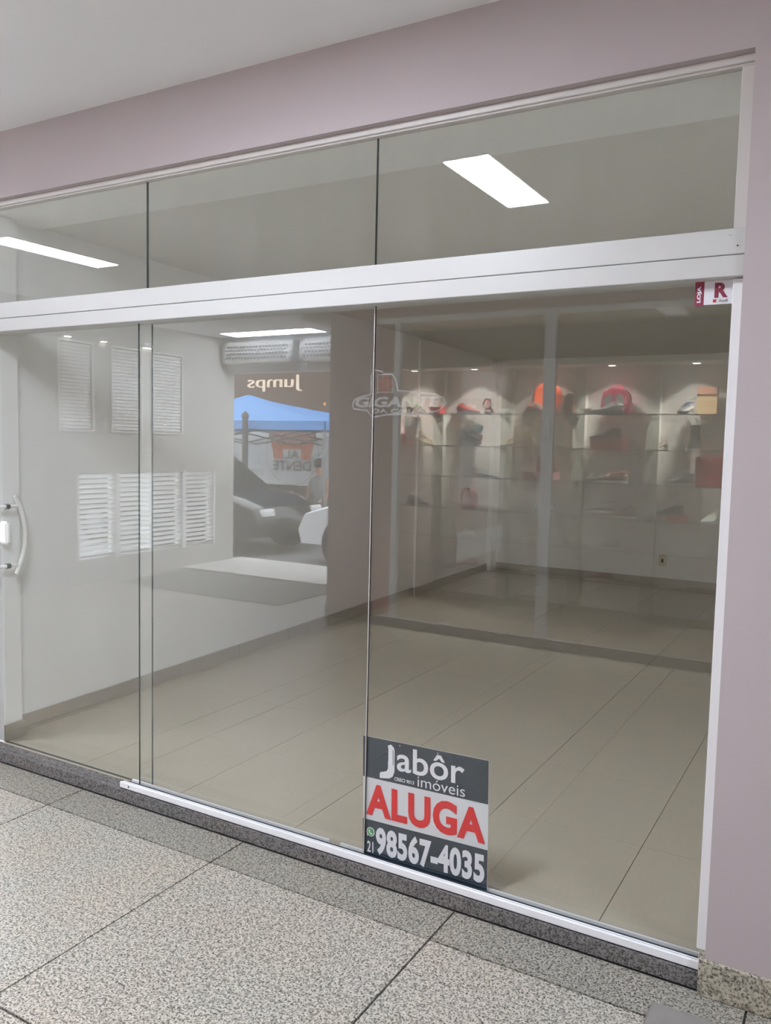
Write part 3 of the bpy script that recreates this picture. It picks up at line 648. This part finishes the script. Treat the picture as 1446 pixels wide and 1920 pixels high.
# end wall with blinds and louvres
LY0, LY1, LZ0, LZ1 = -5.52, -3.32, .25, 1.17
e_ = MB()
wy = [(-3.52, -3.12), (-4.20, -3.80), (-4.92, -4.46)]
e_.box(EX - .12, EX, OPEN - .12, WF, 1.17, 1.63).box(EX - .12, EX, OPEN - .12, WF, 2.52, CEIL + .1).box(EX - .12, EX, OPEN - .12, WF, 0, LZ0)
e_.box(EX - .12, EX, LY1, WF, LZ0, LZ1).box(EX - .12, EX, OPEN - .12, LY0, LZ0, LZ1)
ys = [WF] + [v for a, b in wy for v in (b, a)] + [OPEN - .12]
for k in range(0, len(ys), 2): e_.box(EX - .12, EX, ys[k + 1], ys[k], 1.63, 2.52)
struct('wall_end', e_, 'end_wall', 'white end wall with three blind windows over a wide louvre', 'wall')
for i, (a, b) in enumerate(wy):
    wb_ = thing('window_3', ['blind-covered window nearest the storefront side', 'blind-covered window in the middle of three', 'blind-covered window nearest the street'][i], 'window', (EX, (a + b) / 2, 1.63), kind='structure')
    hw = (b - a) / 2
    MB().box(-.03, .012, -hw - .02, -hw, -.02, .91).box(-.03, .012, hw, hw + .02, -.02, .91).box(-.03, .012, -hw, hw, -.02, 0).box(-.03, .012, -hw, hw, .89, .91).build('window_frame', 'white_plastic', wb_)
    MB().box(-.1, -.095, -hw, hw, 0, .89).build('window_glass', 'c_grey', wb_)
    for k in range(24):
        s_ = MB().box(-.002, .002, -hw + .005, hw - .005, -.016, .016).build('slat', 'white_plastic', wb_, loc=(-.008, 0, .025 + k * .0365)); s_.rotation_euler = (0, R(-14), 0)
lv = thing('window_4', 'wide white ventilation louvre in four columns on the end wall', 'louvre', (EX - .06, 0, 0), kind='structure')
lcol = []
n4 = 4; cw = (LY1 - LY0) / n4
slat_me = MB().box(-.045, .045, -cw / 2 + .03, cw / 2 - .03, -.002, .002).mesh('slat', 'white_plastic')
for i in range(n4 + 1):
    y = LY0 + i * cw; MB().box(-.06, .065, max(LY0, y - .03), min(LY1, y + .03), LZ0, LZ1).build('mullion', 'white_plastic', lv)
for i in range(n4):
    for k in range(17):
        s_ = link('slat', slat_me, lv, (0, LY0 + (i + .5) * cw, LZ0 + .03 + k * (LZ1 - LZ0 - .06) / 16)); s_.rotation_euler = (0, R(-28), 0)
for i, y in enumerate((-3.2, -3.66, -4.33)):
    wl_ = thing('wall_lamp', ['small white wall lamp above the blind window nearest the storefront', 'small white wall lamp between the first two blind windows', 'small white wall lamp above the blind window nearest the street'][i], 'lamp', (EX, y, 2.585), group='small wall lamps')
    MB().box(0, .05, -.03, .03, -.02, .03).build('housing', 'white_plastic', wl_, bevel=.004)
    MB().box(.012, .045, -.024, .024, -.026, -.019).build('lens', 'spot_lens', wl_)

# ------------------------------------------------------------------ street beyond the entrance
struct('ground', MB().box(-40, 15, -40, OPEN - .3, -.25, -.12), 'asphalt', 'grey asphalt street outside the entrance', 'street')
struct('ground', MB().box(-40, EX - .12, OPEN - .3, 12, -.25, -.12), 'asphalt', 'grey asphalt side yard behind the louvred wall', 'street')
fb = thing('building', 'dark brown shop building across the street with glowing name letters', 'building', (-12, -14.6, -.12))
MB().box(-9, 9, -.4, 0, 2.3, 6.0).build('upper_wall', 'facade_brown', fb)
MB().box(-9, 9, -.4, -.2, 0, 2.3).build('shopfront', 'facade_dark', fb)
for k in range(7): MB().box(-9 + k * 3 - .08, -9 + k * 3 + .08, -.22, .03, 0, 2.3).build('mullion', 'facade_brown', fb)
MB().box(-9, 9, -.1, .12, 2.3, 2.42).build('ledge', 'c_grey', fb)
text_into('lettering', 'Jumps', (-13.75, -12.05, 2.82, 3.22), 'neon_warm', fb, lambda u, v, h: Vector((-u - 26.05 + 12, .03 + h, v + .12)), fat=-.012, depth=.05)
for k in range(9): MB().lathe([(.01, .03), (.03, .01), (.035, -.02), (.01, -.05)], (.5 + k * .34, .2, 2.62 - .05 * math.sin(math.pi * k / 8)), 10).build('bulb', 'bulb_orange', fb)
MB().box(.3, 3.4, .19, .21, 2.66, 2.68).build('bulb_cable', 'black', fb)
# market tent
tn = thing('market_tent', 'blue pop-up market tent with pointed canopy in the street', 'tent', (-10.4, -10.2, -.12))
cb = MB(); n = 8; H0, H1, hf, hx2 = 2.02, 2.56, 1.5, 2.8
for s in range(4):
    a = R(90 * s)
    v = []; f = []
    for i in range(n + 1):
        t = i / n; hh = H1 - (H1 - H0) * (t ** .75)
        for j in range(n + 1):
            q = -1 + 2 * j / n; x, y = q * t, t
            v.append((hx2 * (x * math.cos(a) - y * math.sin(a)), hf * (x * math.sin(a) + y * math.cos(a)), hh - .04 * t * (1 - q * q)))
    for i in range(n):
        for j in range(n): f.append((i * (n + 1) + j, i * (n + 1) + j + 1, (i + 1) * (n + 1) + j + 1, (i + 1) * (n + 1) + j))
    cb.add(v, f)
cb.build('canopy', 'tent_blue', tn, smooth=True)
vb_ = MB()
vb_.box(-hx2, hx2, hf - .01, hf, H0 - .15, H0).box(-hx2, hx2, -hf, -hf + .01, H0 - .15, H0).box(hx2 - .01, hx2, -hf, hf, H0 - .15, H0).box(-hx2, -hx2 + .01, -hf, hf, H0 - .15, H0)
vb_.build('valance', 'tent_blue', tn)
for sx in (-1, 1):
    for sy in (-1, 1):
        MB().box(sx * (hx2 - .06) - .025, sx * (hx2 - .06) + .025, sy * (hf - .06) - .025, sy * (hf - .06) + .025, 0, H0).build('pole', 'c_grey', tn)
for sy in (-1, 1):
    for k in range(4):
        xa = -hx2 + .06 + k * (hx2 * 2 - .12) / 4; xb = xa + (hx2 * 2 - .12) / 4
        MB().tube([(xa, sy * (hf - .06), 1.62), (xb, sy * (hf - .06), 1.86)], .014, n=6).build('brace', 'facade_dark', tn)
        MB().tube([(xa, sy * (hf - .06), 1.86), (xb, sy * (hf - .06), 1.62)], .014, n=6).build('brace', 'facade_dark', tn)
tb = thing('stall_table', 'long stall table under a white cloth beneath the blue tent', 'table', (-10.35, -9.55, -.12))
MB().box(-1.5, 1.2, -.35, .35, .72, .76).build('table_top', 'c_grey', tb)
MB().box(-1.52, 1.22, -.37, .37, .761, .768).box(-1.52, 1.22, .362, .37, .3, .768).build('cloth', 'c_white', tb)
MB().box(-1.2, -.1, -.2, .2, .768, 1.1).build('white_bin', 'c_white', tb, bevel=.03); MB().box(0, .7, -.2, .2, .768, 1.16).build('white_bin', 'c_white', tb, bevel=.03)
for sx in (-1.4, 1.1):
    for sy in (-.3, .3): MB().cyl((sx, sy, 0), (sx, sy, .72), .02, n=8).build('leg', 'steel', tb)
# food banner
bn = thing('food_banner', 'white food stall banner with a noodle bowl and AL DENTE lettering', 'banner', (-10.7, -11.95, -.12))
MB().box(-1.6, 1.6, -.02, 0, .75, 2.1).build('sheet', 'c_white', bn)
for sx in (-1, 1): MB().cyl((sx * 1.63, -.01, 0), (sx * 1.63, -.01, 2.2), .025, n=10).build('pole', 'c_grey', bn)
Pb = lambda u, v, h: Vector((-u, .002 + h, v))   # u runs to the viewer's right as seen from the street entrance
bc = -.05
ring_o = disc(bc, 1.45, .70, .70, 48)
b_ = MB(); vv = [Pb(u, v, 0) for u, v in ring_o] + [Pb(bc + (u - bc) * .975, 1.45 + (v - 1.45) * .975, 0) for u, v in ring_o]
b_.add(vv, [(i, (i + 1) % 48, 48 + (i + 1) % 48, 48 + i) for i in range(48)]).build('ring_print', 'c_grey', bn)
flat('bowl_print', [(bc - .60, 1.80), (bc + .60, 1.80), (bc + .47, 1.30), (bc - .47, 1.30)], 'c_orange', bn, lambda u, v, h: Pb(u, v, h + .002))
flat('bowl_print', disc(bc, 1.80, .62, .205, 30), 'c_brown', bn, lambda u, v, h: Pb(u, v, h + .003))
flat('noodle_print', disc(bc, 1.80, .57, .17, 30), 'c_rose', bn, lambda u, v, h: Pb(u, v, h + .0045))
for k in range(22):
    a = random.uniform(-.42, .42); c = random.uniform(-.09, .09); q = MB()
    q.tube([Pb(bc + a + .07 * math.cos(t), 1.80 + c + .035 * math.sin(t), .008) for t in [i * .7 for i in range(7)]], .010, n=5).build('noodle_print', random.choice(['c_orange', 'c_cream', 'c_gold', 'c_red']), bn)
flat('name_panel', [(bc - .24, 1.28), (bc + .24, 1.28), (bc + .24, 1.52), (bc - .24, 1.52)], 'c_white', bn, lambda u, v, h: Pb(u, v, h + .006))
text_into('lettering', 'AL', (bc - .20, bc + .20, 1.31, 1.50), 'facade_dark', bn, lambda u, v, h: Pb(u, v, h + .008), fat=.02)
text_into('lettering', 'DENTE', (bc - .50, bc + .50, 1.06, 1.27), 'facade_dark', bn, lambda u, v, h: Pb(u, v, h + .008), fat=.02)
# red kiosk and street post
kk = thing('kiosk', 'small red roofed kiosk beside the tent', 'kiosk', (-13.9, -13.5, -.12))
MB().box(-.9, .9, -.6, .4, 0, 1.3).build('counter', 'c_cream', kk); MB().prism([(-.7, 1.62), (.7, 1.45), (.7, 1.6), (-.7, 2.1)], 'x', -1.0, 1.0).build('awning', 'c_red', kk)
for sx in (-1, 1): MB().box(sx * .85 - .04, sx * .85 + .04, .3, .38, 1.3, 1.6).build('post', 'c_grey', kk)
sp_ = thing('street_post', 'dark green grey street post in front of the banner', 'post', (-9.12, -8.54, -.12))
MB().cyl((0, 0, 0), (0, 0, .25), .09, .075, n=16).build('base', 'facade_dark', sp_, smooth=True); MB().cyl((0, 0, .25), (0, 0, 2.05), .05, n=16).build('shaft', 'facade_dark', sp_, smooth=True); MB().lathe([(.05, 0), (.07, .03), (.05, .08), (.01, .12)], (0, 0, 2.05), 16).build('cap', 'facade_dark', sp_, smooth=True)
def car(loc, rz, paint_, label):
    o = thing('parked_car', label, 'car', loc, rz, None)
    prof = [(-2.05, .32), (-2.1, .55), (-2.0, .82), (-1.5, .92), (.75, .96), (1.55, .86), (2.0, .72), (2.1, .5), (2.05, .3)]
    secs = []
    for y, k in ((-.86, .93), (-.82, .98), (-.6, 1), (.6, 1), (.82, .98), (.86, .93)):
        secs.append([(x * (1 if abs(y) < .8 else .985), y, .3 + (z - .3) * k) for x, z in prof])
    MB().loft(secs).build('body', paint_, o, smooth=True)
    gp = [(-1.75, .9), (-1.25, 1.40), (-.3, 1.47), (.35, 1.42), (1.0, .93)]
    MB().loft([[(x * (1 - .06 * (z > 1)), y * (1 - .16 * (z > 1)), z) for x, z in gp] for y in (-.78, .78)]).build('cabin_glass', 'car_glass', o)
    MB().loft([[(-1.22, -.60, 1.39), (-1.22, .60, 1.39), (-1.2, .58, 1.42), (-1.2, -.58, 1.42)], [(-.3, -.62, 1.46), (-.3, .62, 1.46), (-.3, .6, 1.5), (-.3, -.6, 1.5)], [(.33, -.6, 1.41), (.33, .6, 1.41), (.3, .58, 1.45), (.3, -.58, 1.45)]]).build('roof', paint_, o, smooth=True)
    for x in (-1.3, 1.3):
        for y in (-.8, .8):
            wv = MB().cyl((x, y - .09, .31), (x, y + .09, .31), .31, n=24).build('wheel', 'tyre', o, smooth=True)
            MB().cyl((x, y + (.088 if y > 0 else -.088), .31), (x, y + (.1 if y > 0 else -.1), .31), .2, n=20).build('hub', 'steel', wv)
            MB().cyl((x, y + (.0 if y > 0 else 0), .33), (x, y + (.075 if y > 0 else -.075), .33), .37, n=24).build('wheel_arch', 'black', o, smooth=True)
    for y in (-.6, .6):
        MB().box(1.93, 2.06, y - .15, y + .15, .58, .70).build('headlight', 'c_white', o, bevel=.02); MB().box(-2.09, -1.98, y - .15, y + .15, .62, .78).build('tail_light', 'c_red', o, bevel=.02)
    return o
car((-9.45, -7.6, -.12), 0, 'car_black', 'black parked car just outside the street entrance')
car((-4.62, -7.6, -.12), R(180), 'car_white', 'white parked car whose front end shows beside the pillar')
# seated person by the stall
ps = thing('person', 'person with short dark hair and grey shirt sitting at the stall', 'person', (-8.40, -9.75, -.12))
me_ = bpy.data.meshes.new('body')
J_ = dict(pel=(0, 0, .52), sp=(0, .03, .72), ch=(0, .02, .92), nk=(0, .02, 1.08), hd=(0, .04, 1.16), hd2=(0, .05, 1.28),
          ls=(-.17, .02, 1.0), le=(-.22, .05, .76), lh=(-.15, .25, .62), rs=(.17, .02, 1.0), re=(.22, .05, .76), rh=(.15, .25, .62),
          lk=(-.12, .40, .50), la=(-.13, .38, .10), lf=(-.13, .54, .05), rk=(.12, .40, .50), ra=(.13, .38, .10), rf=(.13, .54, .05), lp=(-.09, .04, .51), rp=(.09, .04, .51))
ks = list(J_); E_ = [('pel', 'sp'), ('sp', 'ch'), ('ch', 'nk'), ('nk', 'hd'), ('hd', 'hd2'), ('ch', 'ls'), ('ls', 'le'), ('le', 'lh'), ('ch', 'rs'), ('rs', 're'), ('re', 'rh'), ('pel', 'lp'), ('lp', 'lk'), ('lk', 'la'), ('la', 'lf'), ('pel', 'rp'), ('rp', 'rk'), ('rk', 'ra'), ('ra', 'rf')]
RD = dict(pel=.14, sp=.125, ch=.14, nk=.05, hd=.075, hd2=.085, ls=.06, le=.045, lh=.033, rs=.06, re=.045, rh=.033, lp=.09, rp=.09, lk=.06, rk=.06, la=.04, ra=.04, lf=.035, rf=.035)
# hands: palm end splits into fingers
for s, hnm in ((-1, 'lh'), (1, 'rh')):
    bx_, by_, bz_ = J_[hnm]
    for i, (dx, ln) in enumerate(((-.03, .07), (-.01, .085), (.01, .08), (.03, .065))):
        a, b = '%sf%d' % (hnm, i), '%sg%d' % (hnm, i)
        J_[a] = (bx_ + dx, by_ + .05, bz_ - .005); J_[b] = (bx_ + dx * 1.1, by_ + .05 + ln * .8, bz_ - .03); RD[a] = .010; RD[b] = .008
        E_ += [(hnm, a), (a, b)]
    J_[hnm + 't'] = (bx_ - s * .045, by_ + .04, bz_ - .01); RD[hnm + 't'] = .010; E_.append((hnm, hnm + 't'))
ks = list(J_)
me_.from_pydata([J_[k] for k in ks], [(ks.index(a), ks.index(b)) for a, b in E_], [])
bo = link('body', me_, ps); sk = bo.modifiers.new('skin', 'SKIN'); sb_ = bo.modifiers.new('sub', 'SUBSURF'); sb_.levels = 1; sb_.render_levels = 2
for i, k in enumerate(ks):
    bo.data.skin_vertices[0].data[i].radius = (RD[k], RD[k] * .85); bo.data.skin_vertices[0].data[i].use_root = (k == 'pel')
me_.materials.append(M['c_skin'])
MB().lathe([(.02, .105), (.07, .085), (.098, .03), (.1, -.02), (.085, -.05)], (0, .035, 1.29), 20).build('hair', 'c_black', ps, smooth=True)
MB().loft([[(wx_ * math.cos(2 * math.pi * k / 16), .025 + wy_ * math.sin(2 * math.pi * k / 16), z) for k in range(16)] for wx_, wy_, z in ((.16, .14, .50), (.165, .145, .70), (.19, .15, .92), (.17, .12, 1.03), (.07, .07, 1.08))]).build('shirt', 'c_grey', ps, smooth=True)
MB().lathe([(.012, .01), (.02, 0), (.014, -.02)], (0, .14, 1.21), 8).build('nose', 'c_skin', ps, smooth=True)
for sx in (-1, 1):
    MB().lathe([(.004, .01), (.01, 0), (.004, -.01)], (sx * .032, .125, 1.25), 8).build('eye', 'c_black', ps)
MB().box(-.025, .025, .115, .13, 1.165, 1.173).build('mouth', 'c_red', ps)
st = thing('stool', 'small grey plastic stool under the seated person', 'stool', (-8.40, -9.75, -.12))
MB().box(-.17, .17, -.17, .17, .36, .40).build('seat', 'c_grey', st, bevel=.01)
for sx in (-1, 1):
    for sy in (-1, 1): MB().cyl((sx * .16, sy * .16, 0), (sx * .13, sy * .13, .37), .018, n=8).build('leg', 'c_grey', st)
